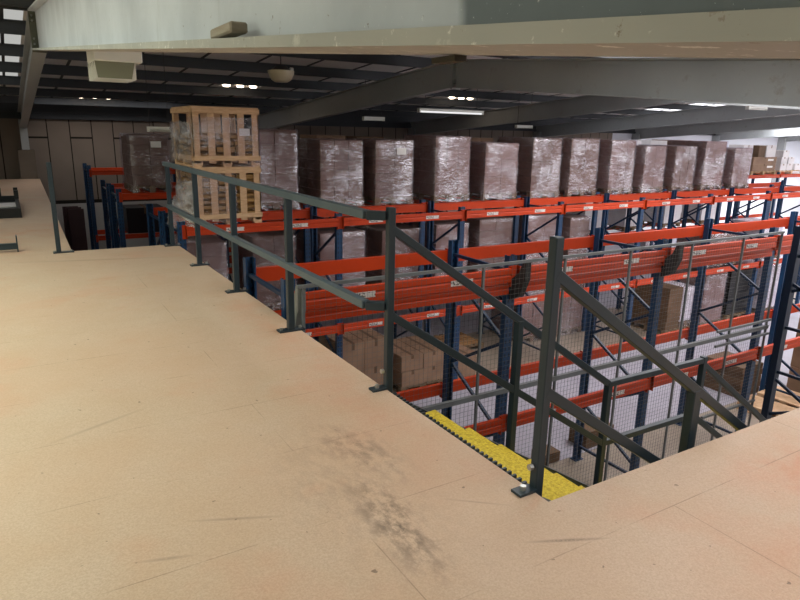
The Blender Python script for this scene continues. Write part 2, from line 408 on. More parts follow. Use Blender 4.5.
slope('ceiling', 17.9, YW+.2, [(.9, 4.6)], 18.35, 19.7, XL-.2, XR+.2)
glow_panel(.75, 1.95, 11.12, 11.9, M['fill_near'])  # added fill, hidden by a purlin, for the left side of the crates
glow_panel(.9, 4.6, 18.35, 19.7, M['fill_near'])  # added fill, hidden by a purlin, brightening the back wall and far racks
for a, b in ROOFLIGHTS_LEFT: glow_panel(a, b, 1.6, 8.6, M['sky_left'])
for a, b in FILL_PANELS_DECK: glow_panel(a, b, -2.2, 1.4, M['fill_near'])
for a, b in FILL_PANELS_NEAR: glow_panel(a, b, 2.6, 8.4, M['fill_right'] if a > 14 else (M['fill_mid2'] if a > 7 else M['fill_near']))
for a, b in ROOFLIGHTS_FAR: glow_panel(a, b, 10.0, 17.5, M['sky_end'] if a > 25 else (M['sky_mid'] if a > 0 else M['sky_dull']))

# purlins (Z-sections) along the building, roof sheet joints above them
def purlin(y, m=None):
    z = zroof(y); d = .18
    o = MB().box(XL, XR, y-.012, y+.012, z-d, z).box(XL, XR, y-.07, y, z-.012, z).box(XL, XR, y, y+.07, z-d, z-d+.012)
    return struct(o.build('roof_purlin', M['purlin']))
for y_ in (9.5, 11.0, 12.8, 14.6, 16.4, 18.2, 19.9): purlin(y_)
for y_ in (9.2, 7.4, 5.6, 3.8, 2.0, .2, -1.6, -3.2): purlin(y_)
# liner sheet cross joints on the far slope
for x in [-.9+1.06*k for k in range(44)]:
    mb = MB(); y0, y1 = YR+.3, YW-.1
    mb.add([(x,y0,zroof(y0)-.012),(x+.05,y0,zroof(y0)-.012),(x+.05,y1,zroof(y1)-.012),(x,y1,zroof(y1)-.012),
            (x,y0,zroof(y0)),(x+.05,y0,zroof(y0)),(x+.05,y1,zroof(y1)),(x,y1,zroof(y1))],
           [(3,2,1,0),(4,5,6,7),(0,1,5,4),(1,2,6,5),(2,3,7,6),(3,0,4,7)])
    struct(mb.build('roof_sheet_joint', M['purlin']))

# portal frames: I-section rafters either side of the ridge, stanchions on the far wall
def isec(p0, p1, depth, fw_, tw, tf):
    """p0,p1 at the underside centre line (same x)"""
    x, y0, z0 = p0; _, y1, z1 = p1
    def sl(xa, xb, a, b):
        return ([(xa,y0,z0+a),(xb,y0,z0+a),(xb,y1,z1+a),(xa,y1,z1+a),(xa,y0,z0+b),(xb,y0,z0+b),(xb,y1,z1+b),(xa,y1,z1+b)],
                [(3,2,1,0),(4,5,6,7),(0,1,5,4),(1,2,6,5),(2,3,7,6),(3,0,4,7)])
    return sl(x-fw_/2, x+fw_/2, 0, tf), sl(x-tw/2, x+tw/2, tf, depth-tf), sl(x-fw_/2, x+fw_/2, depth-tf, depth)
FRX = [.52, 6.79, 13.0, 19.2, 25.4, 31.6, 37.8, 44.0]
for i, x in enumerate(FRX):
    if i == 0: zn, zr_, ze = EYE+.039+.0867*YN, EYE+.854, EYE-.17
    elif i == 1: zn, zr_, ze = EYE+.05+.0727*YN, EYE+.735, EYE-.20
    else: zn, zr_, ze = EYE+.05+.0735*YN, EYE+.74, EYE-.16
    dep = .46
    a = isec((x, YN, zn), (x, YR-.03, zr_), dep, .16, .012, .02)
    if i == 0:
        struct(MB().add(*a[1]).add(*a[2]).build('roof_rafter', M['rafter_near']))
        struct(MB().add(*a[0]).build('rafter_flange', M['flange']))
    else:
        struct(MB().add(*a[0]).add(*a[1]).add(*a[2]).build('roof_rafter', M['rafter']))
    b = isec((x, YR+.03, zr_), (x, YW-.1, ze), dep, .16, .012, .02)
    mb = MB()
    for q in b: mb.add(*q)
    struct(mb.build('roof_rafter', M['rafter']))
    ep = MB().box(x-.08, x+.08, YR-.03, YR+.03, zr_-.02, zr_+dep+.02)
    struct(ep.build('ridge_end_plate', M['rafter'] if i else M['olive']))
    for dz in (.07, .13, .33, .39):
        for dx in (-.05, .05): struct(MB().cyl((x+dx, YR-.08, zr_+dz), (x+dx, YR+.08, zr_+dz), .012, 6).build('ridge_bolt', M['galv']))
    if x < 14: struct(MB().box(x-.2, x+.2, YW-.45, YW, 0, 3.9).build('wall_pier', M['block']))
    struct(MB().box(x-.09, x+.09, YW-.42, YW-.02, 3.9 if x < 14 else 0, ze+.25).build('roof_stanchion', M['rafter']))
# eaves beam on the far wall
struct(MB().box(XL, XR, YW-.06, YW, EYE+.10, zroof(YW)-.02).box(XL, XR, YW-.14, YW-.06, EYE+.12, EYE+.18).box(XL, XR, YW-.14, YW-.06, EYE+.28, EYE+.34).build('eaves_beam', M['purlin']))
# raking struts beside the left stanchion, as the photo shows on both sides
# ---------------------------------------------------------- mezzanine floor
pts = [(-5.9,-3.3),(9.2,-3.3),(9.2,1.667),(1.77,1.667),(1.78,8.46),(.56,8.47),(.76,20.3),(-5.9,20.3)]
struct(MB().prism(pts, 'z', DK-.038, DK).build('mezzanine_floor', M['deck']))
eb = MB()
for a, b in zip(pts[2:6], pts[3:7]):
    d = Vector((b[0]-a[0], b[1]-a[1], 0)).normalized(); n = Vector((-d.y, d.x, 0))*.06*(1)
    A = Vector((a[0], a[1], 0)); B = Vector((b[0], b[1], 0))
    q = A - n*0; 
    side = Vector((d.y, -d.x, 0))
    # the opening lies to the right of the edge run; put the edge channel under the deck side
    o_ = -side*.05
    eb.bar((A.x+o_.x, A.y+o_.y, DK-.16), (B.x+o_.x, B.y+o_.y, DK-.16), .06, .24)
struct(eb.build('mezzanine_edge_beam', M['dark']))
for (x, y) in ((1.5, 8.2), (1.55, 4.6), (.3, 8.3), (.45, 14.2), (.55, 20.0), (5, 1.35), (9.0, 1.4), (1.5, 1.3)):
    struct(MB().box(x-.06, x+.06, y-.06, y+.06, 0, DK-.278).box(x-.15, x+.15, y-.15, y+.15, 0, .015).build('mezzanine_column', M['dark']))

# ------------------------------------------------------------ guard railing
def base_plate(mb, x, y, w=.16, d=.09):
    mb.box(x-w/2, x+w/2, y-d/2, y+d/2, DK, DK+.012)
RT, RM = EYE-.455, EYE-.975
gr = thing('guard_railing', 'grey box-section guard railing along the left edge of the stairwell', 'railing', (1.70, 5.7, DK))
def inroot(mb, root):
    o = root.location; mb.v = [(v[0]-o.x, v[1]-o.y, v[2]-o.z) for v in mb.v]; return mb
bolts = []
for y in (8.36, 7.02, 5.69, 4.35):
    p = inroot(MB().box(1.68, 1.73, y-.025, y+.025, DK+.01, RT-.025), gr).build('post', M['post'], gr, .004)
    bp = MB(); base_plate(bp, 1.705, y, .2, .08)
    pl = inroot(bp, gr).build('base_plate', M['post'], p)
    for dx in (-.075, .075):
        inroot(MB().cyl((1.705+dx, y, DK+.012), (1.705+dx, y, DK+.03), .013, 6), gr).build('bolt', M['bolt'], p)
inroot(MB().bar((1.69, 8.42, RT), (1.69, 3.13, RT), .05, .05), gr).build('top_rail', M['rail'], gr, .004)
inroot(MB().bar((1.69, 8.4, RM), (1.69, 3.13, RM), .05, .05), gr).build('mid_rail', M['rail'], gr, .004)
inroot(MB().bar((1.685, 3.12, RT-.002), (1.775, 3.055, RT-.002), .05, .05), gr).build('return_stub', M['post'], gr, .004)
inroot(MB().bar((1.685, 3.12, RM-.002), (1.775, 3.055, RM-.002), .05, .05), gr).build('return_stub', M['post'], gr, .004)

# ---------------------------------------------------------------- staircase
ZL = 1.81                                   # landing level
st = thing('staircase', 'grey steel staircase with yellow treads going down from the mezzanine', 'staircase', (4.2, 2.4, 0))
YA, YB = 3.04, 1.775                        # far and near handrail planes
NR = 7
def tread_row(x0, z0, n, dz, dx):
    for k in range(n):
        x, z = x0+dx*k, z0-dz*(k+1)
        t = inroot(MB().box(x-.03, x+dx+.02, YB+.06, YA-.06, z-.035, z), st).build('tread', M['yellow'], st, .004)
        nz = MB().box(x+dx-.006, x+dx+.022, YB+.06, YA-.06, z-.05, z+.0005)
        inroot(nz, st).build('nosing', M['yellow'], t)
tread_row(1.80, DK, NR-1, (DK-ZL)/NR, .28)
gt = MB()
for k in range(34): gt.box(1.785, 1.815, YB+.07+k*.034, YB+.083+k*.034, DK-.07, DK-.012)
inroot(gt, st).build('grating_teeth', M['post'], st)
inroot(MB().box(3.76, 4.96, YB+.03, YA-.03, ZL-.04, ZL), st).build('landing', M['yellow'], st)
tread_row(4.96, ZL, 8, ZL/9, .285)
for y in (YA, YB):
    s_ = MB()
    s_.prism([(1.79, DK-.03), (3.78, ZL+.03), (3.78, ZL-.2), (1.79, DK-.29)], 'y', y-.03, y+.03)
    s_.box(3.74, 4.98, y-.03, y+.03, ZL-.2, ZL+.03)
    s_.prism([(4.96, ZL+.03), (7.57, .02), (7.22, .02), (4.96, ZL-.22)], 'y', y-.03, y+.03)
    inroot(s_, st).build('stringer', M['post'], st)
    for z0, nm in ((4.075, 'handrail'), (3.575, 'mid_rail')):
        zk = z0-.668*1.96
        inroot(MB().bar((1.80, y, z0), (3.76, y, zk), .045, .047).bar((3.76, y, zk), (4.95, y, zk-.015), .045, .045)
               .bar((4.95, y, zk-.05), (7.25, y, zk-.05-.69*2.3), .045, .047), st).build(nm, M['post'], st, .003)
    xp = 2.80 if y == YA else 2.85
    zt = 4.075-.668*(xp-1.80)
    inroot(MB().box(xp-.025, xp+.025, y-.025, y+.025, zt-1.15, zt), st).build('post', M['post'], st, .004)
    for x in (3.76, 4.95):
        inroot(MB().box(x-.025, x+.025, y-.025, y+.025, ZL-.05, 2.785), st).build('post', M['post'], st, .004)
        inroot(MB().box(x-.045, x+.045, y-.045, y+.045, 0, ZL-.2), st).build('landing_leg', M['post'], st, .004)
    x = 7.2
    inroot(MB().box(x-.025, x+.025, y-.025, y+.025, .2, 1.17), st).build('post', M['post'], st, .004)
for (x, y, zt) in ((1.795, YA+.0, EYE-.41), (1.80, YB, EYE-.385)):
    hw_ = .022
    p = inroot(MB().box(x-hw_, x+hw_, y-hw_, y+hw_, DK-.2, zt), st).build('newel_post', M['post'], st, .004)
    pl = inroot(MB().box(x-.115, x-.02, y-.03, y+.03, DK, DK+.012), st).build('base_plate', M['post'], p)
    inroot(MB().cyl((x-.075, y, DK+.012), (x-.075, y, DK+.032), .014, 6), st).build('bolt', M['bolt'], p)
    inroot(MB().cyl((x-.032, y-.0, DK+.11), (x-.05, y, DK+.11), .014, 6), st).build('bolt', M['bolt'], p)

# ---------------------------------------------------------- wire mesh fence
FY = 4.57; FX = [1.9, 2.68, 3.72, 4.78, 5.78, 6.87, 7.92, 8.80]
fe = thing('wire_mesh_fence', 'grey framed wire mesh fence between the staircase and the nearest rack', 'fence', (5.3, FY, 0))
for x in FX: inroot(MB().box(x-.0115, x+.0115, FY-.012, FY+.012, 0, 3.385), fe).build('post', M['fence'], fe)
inroot(MB().box(1.85, 8.83, FY-.014, FY+.014, 3.385, 3.413), fe).build('top_rail', M['fence'], fe)
inroot(MB().box(1.85, 8.83, FY-.02, FY+.02, 2.05, 2.10), fe).build('mid_rail', M['fence'], fe)
inroot(MB().box(7.6, 8.83, FY-.045, FY-.02, 2.17, 2.2), fe).build('mid_rail', M['fence'], fe)
inroot(MB().box(7.6, 8.83, FY-.045, FY-.02, 1.97, 2.0), fe).build('mid_rail', M['fence'], fe)
inroot(MB().box(1.85, 8.83, FY-.015, FY+.015, .05, .08), fe).build('bottom_rail', M['fence'], fe)
inroot(MB().box(7.6, 8.83, FY-.015, FY+.015, .95, .98), fe).build('mid_rail', M['fence'], fe)
for a, b in zip(FX[:-1], FX[1:]):
    for z0, z1 in ((.08, 2.05), (2.10, 3.38)):
        mb = MB(); n = max(2, round((b-a)/.05)); w_ = .0009
        for k in range(1, n): x = a+(b-a)*k/n; mb.box(x-w_, x+w_, FY-w_, FY+w_, z0, z1)
        n = round((z1-z0)/.05)
        for k in range(1, n): z = z0+(z1-z0)*k/n; mb.box(a, b, FY-.003-w_, FY-.003+w_, z-w_, z+w_)
        inroot(mb, fe).build('mesh_panel', M['wire'], fe)
for x in (RX, RX+PITCH, RX+2*PITCH, RX+3*PITCH):
    if x > 8.9: continue
    br = MB().prism([(4.585, 3.40), (4.585, 3.2), (4.66, 3.02), (4.80, 2.95), (4.80, 3.16), (4.68, 3.26), (4.62, 3.40)], 'x', x-.02, x+.05)
    inroot(br, fe).build('bracket', M['dark'] if x > 2 else M['galv'], fe)

# ------------------------------------------------------------- pallet racks
_cache = {}
def upright_mesh(h, sgn):
    k = ('u', round(h, 3), sgn)
    if k not in _cache:
        mb = MB(); d = .075
        def by(a, b): return (a, b) if sgn > 0 else (-b, -a)
        mb.box(-.05, .05, *by(0, .006), 0, h); mb.box(-.05, -.044, *by(.006, d), 0, h); mb.box(.044, .05, *by(.006, d), 0, h)
        mb.box(-.044, -.028, *by(d-.006, d), 0, h); mb.box(.028, .044, *by(d-.006, d), 0, h)
        mb.box(-.08, .08, *by(-.02, .1), 0, .008)
        _cache[k] = mb.mesh('upright', M['upright'])
    return _cache[k]
def beam_mesh(h, sgn):
    k = ('b', h, sgn)
    if k not in _cache:
        L = PITCH-.1; s = -sgn   # outward direction
        pf = [(0, 0), (.05, 0), (.05, h*.42), (.042, h*.5), (.042, h*.56), (.05, h*.64), (.05, h), (0, h)]
        pf = [(p[0]*s, p[1]-h) for p in pf]
        mb = MB().prism(pf, 'x', 0, L); _cache[k] = mb.mesh('beam', M['orange'])
        cn = MB().box(-.05, .006, *sorted((s*.002, s*.007)), -h-.045, .02).box(0, .005, *sorted((0, s*.052)), -h-.045, .02)
        _cache[('c', h, sgn)] = cn.mesh('connector', M['orange'])
        _cache[('l', h, sgn)] = MB().box(-.13, .13, *sorted((s*.0503, s*.0525)), -.027, .027).mesh('label_plate', M['label'])
    return _cache[k]
def brace_mesh(dy, dz):
    k = ('x', round(dy, 3), round(dz, 3))
    if k not in _cache:
        _cache[k] = MB().bar((0, 0, 0), (0, dy, dz), .03, .035).mesh('brace', M['blue'])
    return _cache[k]
def rack(label, y0, y1, k0, k1, h, tops, conn=(0, 99), labels=True, brz=None, bh=.128, double=(), dx=0):
    r = thing('pallet_rack', label, 'rack', (RX+dx+k0*PITCH, y0, 0))
    D = y1-y0; nb = k1-k0
    for k in range(nb+1):
        x = k*PITCH
        link('upright', upright_mesh(h, 1), r, (x, 0, 0)); link('upright', upright_mesh(h, -1), r, (x, D, 0))
        z, near = brz[0], brz[1]; step = brz[2]
        while z - step > .1 and k <= 7:
            if near: b = link('brace', brace_mesh(D-.12, -step), r, (x+.02, .06, z))
            else: b = link('brace', brace_mesh(D-.12, step), r, (x+.02, .06, z-step))
            z -= step; near = not near
        for zz in (h-.16, .22): link('brace', brace_mesh(D-.12, 0), r, (x-.01, .06, zz))
    for k in range(nb):
        for (zn, zf) in tops:
            for sgn, y, z in ((1, 0, zn), (-1, D, zf)):
                if z is None: continue
                b = link('beam', beam_mesh(bh, sgn), r, (k*PITCH+.05, y, z))
                if conn[0] <= k+k0 < conn[1]:
                    c = _cache[('c', bh, sgn)]
                    link('connector', c, b, (0, 0, 0)); c2 = link('connector', c, b, (PITCH-.1, 0, 0)); c2.scale = (-1, 1, 1)
                    if labels and sgn > 0:
                        for t in (.62, 1.72):
                            link('label_plate', _cache[('l', bh, sgn)], b, (t+random.uniform(-.06, .06), 0, -bh*.55))
        for z in double:
            b = link('beam', beam_mesh(.11, 1), r, (k*PITCH+.05, 0.03, z))
    return r
R1 = rack('blue and orange pallet rack nearest the staircase, behind the wire mesh', 4.80, 5.86, 0, 5, 3.41, [(3.29, 3.29), (1.645, 1.645)], brz=(3.0, False, .53), bh=.14, double=(3.13,))
R2 = rack('blue and orange pallet rack across the pale aisle, carrying the log crates', 8.98, 10.02, 0, 8, 3.34, [(3.27, 3.27), (1.53, 1.53)], brz=(3.07, True, .56), dx=.09)
R3 = rack('pallet rack under the long top row of wrapped loads, back to back with another', 10.24, 11.29, 0, 8, 3.34, [(3.27, 3.27), (1.53, 1.53)], conn=(0, 8), labels=False, brz=(3.07, True, .56), dx=.09)
R4 = rack('far pallet rack carrying brown and white cartons at its right end', 13.95, 15.0, 0, 11, 3.36, [(3.27, 3.27), (1.55, 1.55)], conn=(0, 2), labels=False, brz=(3.0, True, .6))
R5 = rack('far pallet rack behind the rack with the lone wrapped load on the left', 15.35, 16.4, 0, 5, 3.36, [(3.27, 3.27), (1.55, 1.55)], conn=(0, 1), labels=False, brz=(3.0, True, .6))
R6 = rack('farthest pallet rack, in front of the dark panelled wall', 19.0, 20.05, 0, 4, 3.55, [(3.42, 3.42), (1.66, 1.66)], conn=(0, 1), labels=False, brz=(3.2, True, .6))

# tall end frame beside the fence's right end
ef = thing('rack_end_frame', 'tall dark blue slotted frame standing alone at the right end of the mesh fence', 'rack frame', (8.92, 4.46, 0))
link('upright', MB().box(-.06,.06,-.09,-.084,0,3.5).box(-.06,-.054,-.084,0,0,3.5).box(.054,.06,-.084,0,0,3.5).mesh('upright', M['navy']), ef)
link('upright', MB().box(-.06,.06,-.006,0,0,3.5).box(-.06,-.054,0,.084,0,3.5).box(.054,.06,0,.084,0,3.5).mesh('upright', M['navy']), ef, (0, -1.16, 0))
for z, up in ((3.1, 0), (2.72, -.45), (2.6, .5), (2.1, 0), (1.45, .0), (1.35, -.55), (.8, .5), (.25, 0)):
    link('brace', MB().bar((0, -.06, z), (0, -1.12, z+up), .03, .04).mesh('brace', M['navy']), ef)
notch = MB()
for k in range(60): notch.box(.06, .075, -.075, -.05, .2+k*.055, .225+k*.055)
link('hook_strip', notch.mesh('hook_strip', M['dark']), ef)

# ----------------------------------------------------------- wrapped loads
def pallet_mb(w, d, x0=0, y0=0, z0=0):
    mb = MB(); nb = 7
    for k in range(nb):
        a = x0 - w/2 + (w-.1)*k/(nb-1); mb.box(a, a+.1, y0-d/2, y0+d/2, z0+.118, z0+.14)
    for y in (-d/2, -.05, d/2-.1):
        mb.box(x0-w/2, x0+w/2, y0+y, y0+y+.1, z0+.096, z0+.118)
        for x in (-w/2, -.06, w/2-.12): mb.box(x0+x, x0+x+.12, y0+y, y0+y+.1, z0+.02, z0+.096)
    for x in (-w/2, -.05, w/2-.1): mb.box(x0+x, x0+x+.1, y0-d/2, y0+d/2, z0, z0+.02)
    return mb
def tidy(mb):
    u = sorted({i for q in mb.f for i in q}); k = {o: n for n, o in enumerate(u)}
    mb.v = [mb.v[i] for i in u]; mb.f = [tuple(k[i] for i in q) for q in mb.f]; return mb
def film_mb(w, d, z0, z1, rng, skirt=True):
    """a closed wrapper shell, gently rumpled, with rounded corners and a flared skirt"""
    rows = 14; mb = MB(); ring = []
    r = .045; pr = []
    def seg(p, q, n):
        return [(p[0]+(q[0]-p[0])*t/n, p[1]+(q[1]-p[1])*t/n) for t in range(n)]
    cs = [(-w/2+r,-d/2),(w/2-r,-d/2),(w/2,-d/2+r),(w/2,d/2-r),(w/2-r,d/2),(-w/2+r,d/2),(-w/2,d/2-r),(-w/2,-d/2+r)]
    for i in range(8): pr += seg(cs[i], cs[(i+1)%8], 8 if i % 2 == 0 else 2)
    n = len(pr); vs = []
    for k in range(rows+1):
        t = k/rows; z = z0+(z1-z0)*t
        fl = 1.0 + (.035*(1-t/.16) if (skirt and t < .16) else 0)
        for (x, y) in pr:
            j = rng.uniform(-.007, .007); zz = z + (rng.uniform(-.03, .02) if k == 0 else 0)
            vs.append((x*fl+j, y*fl+j, zz))
    fs = []
    for k in range(rows):
        for i in range(n): fs.append((k*n+i, k*n+(i+1)%n, (k+1)*n+(i+1)%n, (k+1)*n+i))
    fs.append(tuple(rows*n+i for i in range(n)))
    return mb.add(vs, fs)
def load(label, x0, x1, y0, y1, zb, zt, mat='card_grey', layers=6, group=None, wrap=True, name='wrapped_pallet_load', nx=3, paper=False, cat='pallet load'):
    w, d = x1-x0, y1-y0; rng = random.Random(int(x0*1000+y0*77+zb*13))
    r = thing(name, label, cat, ((x0+x1)/2, (y0+y1)/2, zb), 0, group)
    pallet_mb(w-.02, d-.02).build('wooden_pallet', M['pallet_dim'], r)
    z = .14; h = (zt-zb-.14)/layers
    for k in range(layers):
        mb = MB(); n1 = nx; gx = .003
        for i in range(n1):
            for j in range(2):
                a = -w/2+.02+(w-.04)*i/n1; b = -w/2+.02+(w-.04)*(i+1)/n1
                c = -d/2+.02+(d-.04)*j/2; e = -d/2+.02+(d-.04)*(j+1)/2
                q = rng.uniform(0, .014)
                mb.box(a+gx/2+q*.3, b-gx/2-q*.3, c+q, e-gx, z+.002, z+h-.003)
        mb.build('carton_layer', M[mat], r, .004); z += h
    if wrap:
        film_mb(w+.03, d+.03, .03, zt-zb+.012, rng).build('stretch_wrap', M['film'], r, 0, True)
    if paper:
        MB().box(.02, .22, -d/2-.028, -d/2-.024, (zt-zb)*.78, (zt-zb)*.78+.12).build('delivery_note', M['paper'], r)
    return r
ZB = 3.27
ordn = ['first', 'second', 'third', 'fourth', 'fifth', 'sixth', 'seventh', 'eighth', 'ninth', 'tenth', 'eleventh', 'twelfth', 'thirteenth']
top = [(3.40,4.22,4.585,'card_grey'),(4.60,5.46,4.43,'card_grey'),(5.69,6.52,4.44,'card_grey'),(6.99,7.85,4.525,'card_rose'),(8.20,9.10,4.41,'card_rose'),
       (9.46,10.32,4.52,'card_grey'),(10.58,11.48,4.53,'card_grey'),(11.86,12.7,4.505,'card_rose'),(13.05,13.85,4.38,'card_rose'),(14.19,15.04,4.385,'card_grey'),
       (15.37,16.28,4.515,'card_rose'),(16.68,17.48,4.35,'card_rose')]
for i, (a, b, zt, m) in enumerate(top):
    load('shrink-wrapped carton load on the top tier, %s to the right of the slatted crates' % ordn[i], a, b, 10.22, 11.40, ZB, zt, m, 5+(i % 3), 'wrapped loads along the top tier', nx=2+(i % 2), paper=(i == 2))
mid = [(2.1,2.95,2.80),(3.35,4.15,2.84),(4.58,5.52,2.82),(5.85,6.72,2.80),(7.07,7.90,2.83),(8.15,9.06,2.88),(9.45,10.5,2.90),(10.75,11.40,2.78)]
for i, (a, b, zt) in enumerate(mid):
    load('shrink-wrapped carton load one tier below the top row, %s from the left' % ordn[i], a, b, 10.22, 11.40, 1.53, zt, 'card_grey' if i % 2 else 'card_rose', 5, 'wrapped loads on the middle tier', nx=2)
load('lone wrapped carton load standing on a far rack left of the slatted crates', 2.14, 2.92, 13.93, 15.05, ZB, 4.43, 'card_grey', 5, None, nx=2, paper=True)
# the tops seen behind the front row
for i, (a, b, zt, m) in enumerate([(5.0,5.9,4.34,'card'),(6.2,7.0,4.47,'card'),(7.25,8.05,4.46,'card_dark'),(8.6,9.5,4.40,'card'),(10.6,11.5,4.47,'card'),(12.4,13.3,4.42,'card_dark'),(14.2,15.1,4.44,'card'),(15.3,16.2,4.5,'card_dark'),(16.7,17.6,4.46,'card_white'),(18.0,18.9,4.48,'card_white'),(19.3,20.2,4.5,'card'),(20.9,21.6,4.46,'card_white')]):
    load('far carton load showing just over the wrapped top row, %s from the left' % ordn[i], a, b, 13.97, 15.0, ZB, zt, m, 4, 'loads behind the top row', wrap=False, name='pallet_load', nx=2)

# ------------------------------------------------------- slatted log crates
def log_crate(zb, label, h):
    x0, x1, y0, y1 = 2.18, 3.10, 8.95, 10.10; w, d = x1-x0, y1-y0
    r = thing('log_crate', label, 'crate', ((x0+x1)/2, (y0+y1)/2, zb), 0, 'slatted log crates')
    pz = .13
    pb = MB()
    for k in range(3):
        y = (-d/2, -.05, d/2-.1)[k]
        for x in (-w/2, -.06, w/2-.12): pb.box(x, x+.12, y, y+.1, .02, .09)
        pb.box(-w/2, w/2, y, y+.1, .09, .112)
    for k in range(3):
        x = (-w/2, -.05, w/2-.1)[k]; pb.box(x, x+.1, -d/2, d/2, 0, .02)
    for k in range(6): a = -w/2+(w-.12)*k/5; pb.box(a, a+.12, -d/2, d/2, .112, pz)
    pb.build('pallet_base', M['wood'], r)
    # corner posts
    for sx in (-1, 1):
        for sy in (-1, 1):
            MB().box(*sorted((sx*w/2-sx*.02, sx*w/2-sx*.065)), *sorted((sy*d/2-sy*.02, sy*d/2-sy*.065)), pz, h-.02).build('corner_post', M['wood'], r)
    sw = .095
    for sy in (-1, 1):
        for k in range(5):
            a = -w/2+(w-sw)*k/4
            MB().box(a, a+sw, *sorted((sy*d/2, sy*d/2-sy*.018)), .05, h-.05).build('slat', M['wood'], r, .002)
        for z in (.115, h-.055):
            MB().box(-w/2, w/2, *sorted((sy*d/2+sy*.02, sy*d/2+sy*.001)), z-.03, z+.035).build('cross_board', M['wood'], r, .002)
    for sx in (-1, 1):
        for z in (.115, h-.055):
            MB().box(*sorted((sx*w/2+sx*.018, sx*w/2)), -d/2, d/2, z-.03, z+.035).build('cross_board', M['wood'], r, .002)
        for k in (0, 3):
            a = -d/2+(d-sw)*k/3
            MB().box(*sorted((sx*w/2, sx*w/2-sx*.018)), a, a+sw, .05, h-.05).build('slat', M['wood'], r, .002)
    tb = MB()
    for k in range(6): a = -d/2+(d-.13)*k/5; tb.box(-w/2, w/2, a, a+.13, h-.02, h)
    tb.build('top_boards', M['wood'], r)
    return r, (x0, x1, y0, y1)
def logs(zb, h, label, full):
    mb = MB(); rng = random.Random(int(zb*100)); 
    for li in range(3):
        z = zb+.15
        while z < zb+h*full-.08:
            y = 9.02
            while y < 9.93:
                s = rng.uniform(.035, .06); xc = 2.34+li*.28; L = .125
                pts = []
                for q in range(5): t = 2*math.pi*q/5+rng.uniform(-.4, .4); pts.append((y+s*math.cos(t)*rng.uniform(.8, 1.1), z+s*math.sin(t)*rng.uniform(.6, .95)))
                o = rng.uniform(-.02, .02); mb.prism(pts, 'x', xc-L+o, xc+L+o); y += s*1.75
            z += .085
    o = mb.build('split_firewood', M['log']); tag(o, label, 'firewood', None, 'stuff'); return o
HC = .80
c1, bb = log_crate(3.27, 'slatted pale wooden log crate, lower of the stack of two', HC)
c2, _ = log_crate(3.27+HC, 'slatted pale wooden log crate, upper of the stack of two', HC)
logs(3.27, HC, 'split firewood filling the lower slatted crate', .93)
logs(3.27+HC, HC, 'split firewood in the upper slatted crate', .62)
# loose film round the crates: part of each crate
rng = random.Random(3)
def crumple(x, y0, y1, z0, z1, amp, mat, parent, ny=16, nz=12, taper=0):
    vs = []
    for i in range(nz+1):
        for k in range(ny+1):
            t = i/nz; q = k/ny; e = math.sin(math.pi*q)
            vs.append((x-.05*e-amp*rng.random()*(.4+e)-taper*(1-t)*e, y0+(y1-y0)*q+rng.uniform(-.02,.02), z0+(z1-z0)*t+rng.uniform(-.02,.02)))
    fs = [(i*(ny+1)+k, i*(ny+1)+k+1, (i+1)*(ny+1)+k+1, (i+1)*(ny+1)+k) for i in range(nz) for k in range(ny)]
    MB().add(vs, fs).build('loose_film', M[mat], parent, 0, True)
crumple(-.47, -.56, .5, .06, .60, .07, 'film_white', c2)
crumple(-.47, -.50, .5, .10, .78, .04, 'film_clear', c1)
f1 = film_mb(.98, 1.17, .02, .66, rng, False); f1.f = [q for q in f1.f[:-1] if sum(f1.v[i][1] for i in q)/len(q) < -.4]
tidy(f1).build('loose_film', M['film_clear'], c2, 0, True)
f2 = film_mb(.98, 1.17, .0, .78, rng, False); f2.f = [q for q in f2.f[:-1] if sum(f2.v[i][1] for i in q)/len(q) < -.4 and sum(f2.v[i][0] for i in q)/len(q) < .15]
tidy(f2).build('loose_film', M['film_clear'], c1, 0, True)
MB().box(.18, .33, -.58, -.578, .42, .52).build('delivery_note', M['paper'], c2)
# trailing sheet of film off the left side of the lower crate
crumple(-.50, -.62, .1, -.02, .62, .06, 'film_white', c1, 9, 12, .20)

# -------------------------------------------------- cartons on rack floors
def carton(label, x0, x1, y0, y1, z0, z1, m='card', group=None, rz=0, name='carton', note=False):
    r = thing(name, label, 'box', ((x0+x1)/2, (y0+y1)/2, z0), rz, group)
    w, d, h = x1-x0, y1-y0, z1-z0
    MB().box(-w/2, w/2, -d/2, d/2, 0, h-.004).build('carton_body', M[m], r, .006)
    MB().prism([(-d/2-.002, h*.75), (-d/2, h*.75), (-d/2, h-.004), (d/2, h-.004), (d/2, h-.001), (-d/2-.002, h-.001)], 'x', -.028, .028).build('tape', M['card_dark'] if m != 'card_white' else M['card'], r)
    if note: MB().box(w*.12, w*.36, -d/2-.004, -d/2-.001, h*.45, h*.72).build('address_label', M['paper'], r)
    return r
def stack(x0, x1, y0, y1, z0, z1, nx, nz, m, where, group):
    lev = {1: ['single'], 2: ['bottom', 'top'], 3: ['bottom', 'middle', 'top'], 4: ['bottom', 'second lowest', 'second highest', 'top'], 5: ['bottom', 'second lowest', 'middle', 'second highest', 'top']}[nz]
    col = {1: [''], 2: ['left ', 'right '], 3: ['left ', 'middle ', 'right ']}[nx]
    for k in range(nz):
        for i in range(nx):
            a = x0+(x1-x0)*i/nx; b = x0+(x1-x0)*(i+1)/nx
            j = random.uniform(-.015, .015)
            carton('%sbrown carton in the %s layer of %s' % (col[i].capitalize() if 0 else col[i], lev[k], where) if m != 'card_white' else '%swhite carton in the %s layer of %s' % (col[i], lev[k], where),
                   a+.004, b-.004, y0+j, y1+j, z0+(z1-z0)*k/nz, z0+(z1-z0)*(k+1)/nz, m, group)
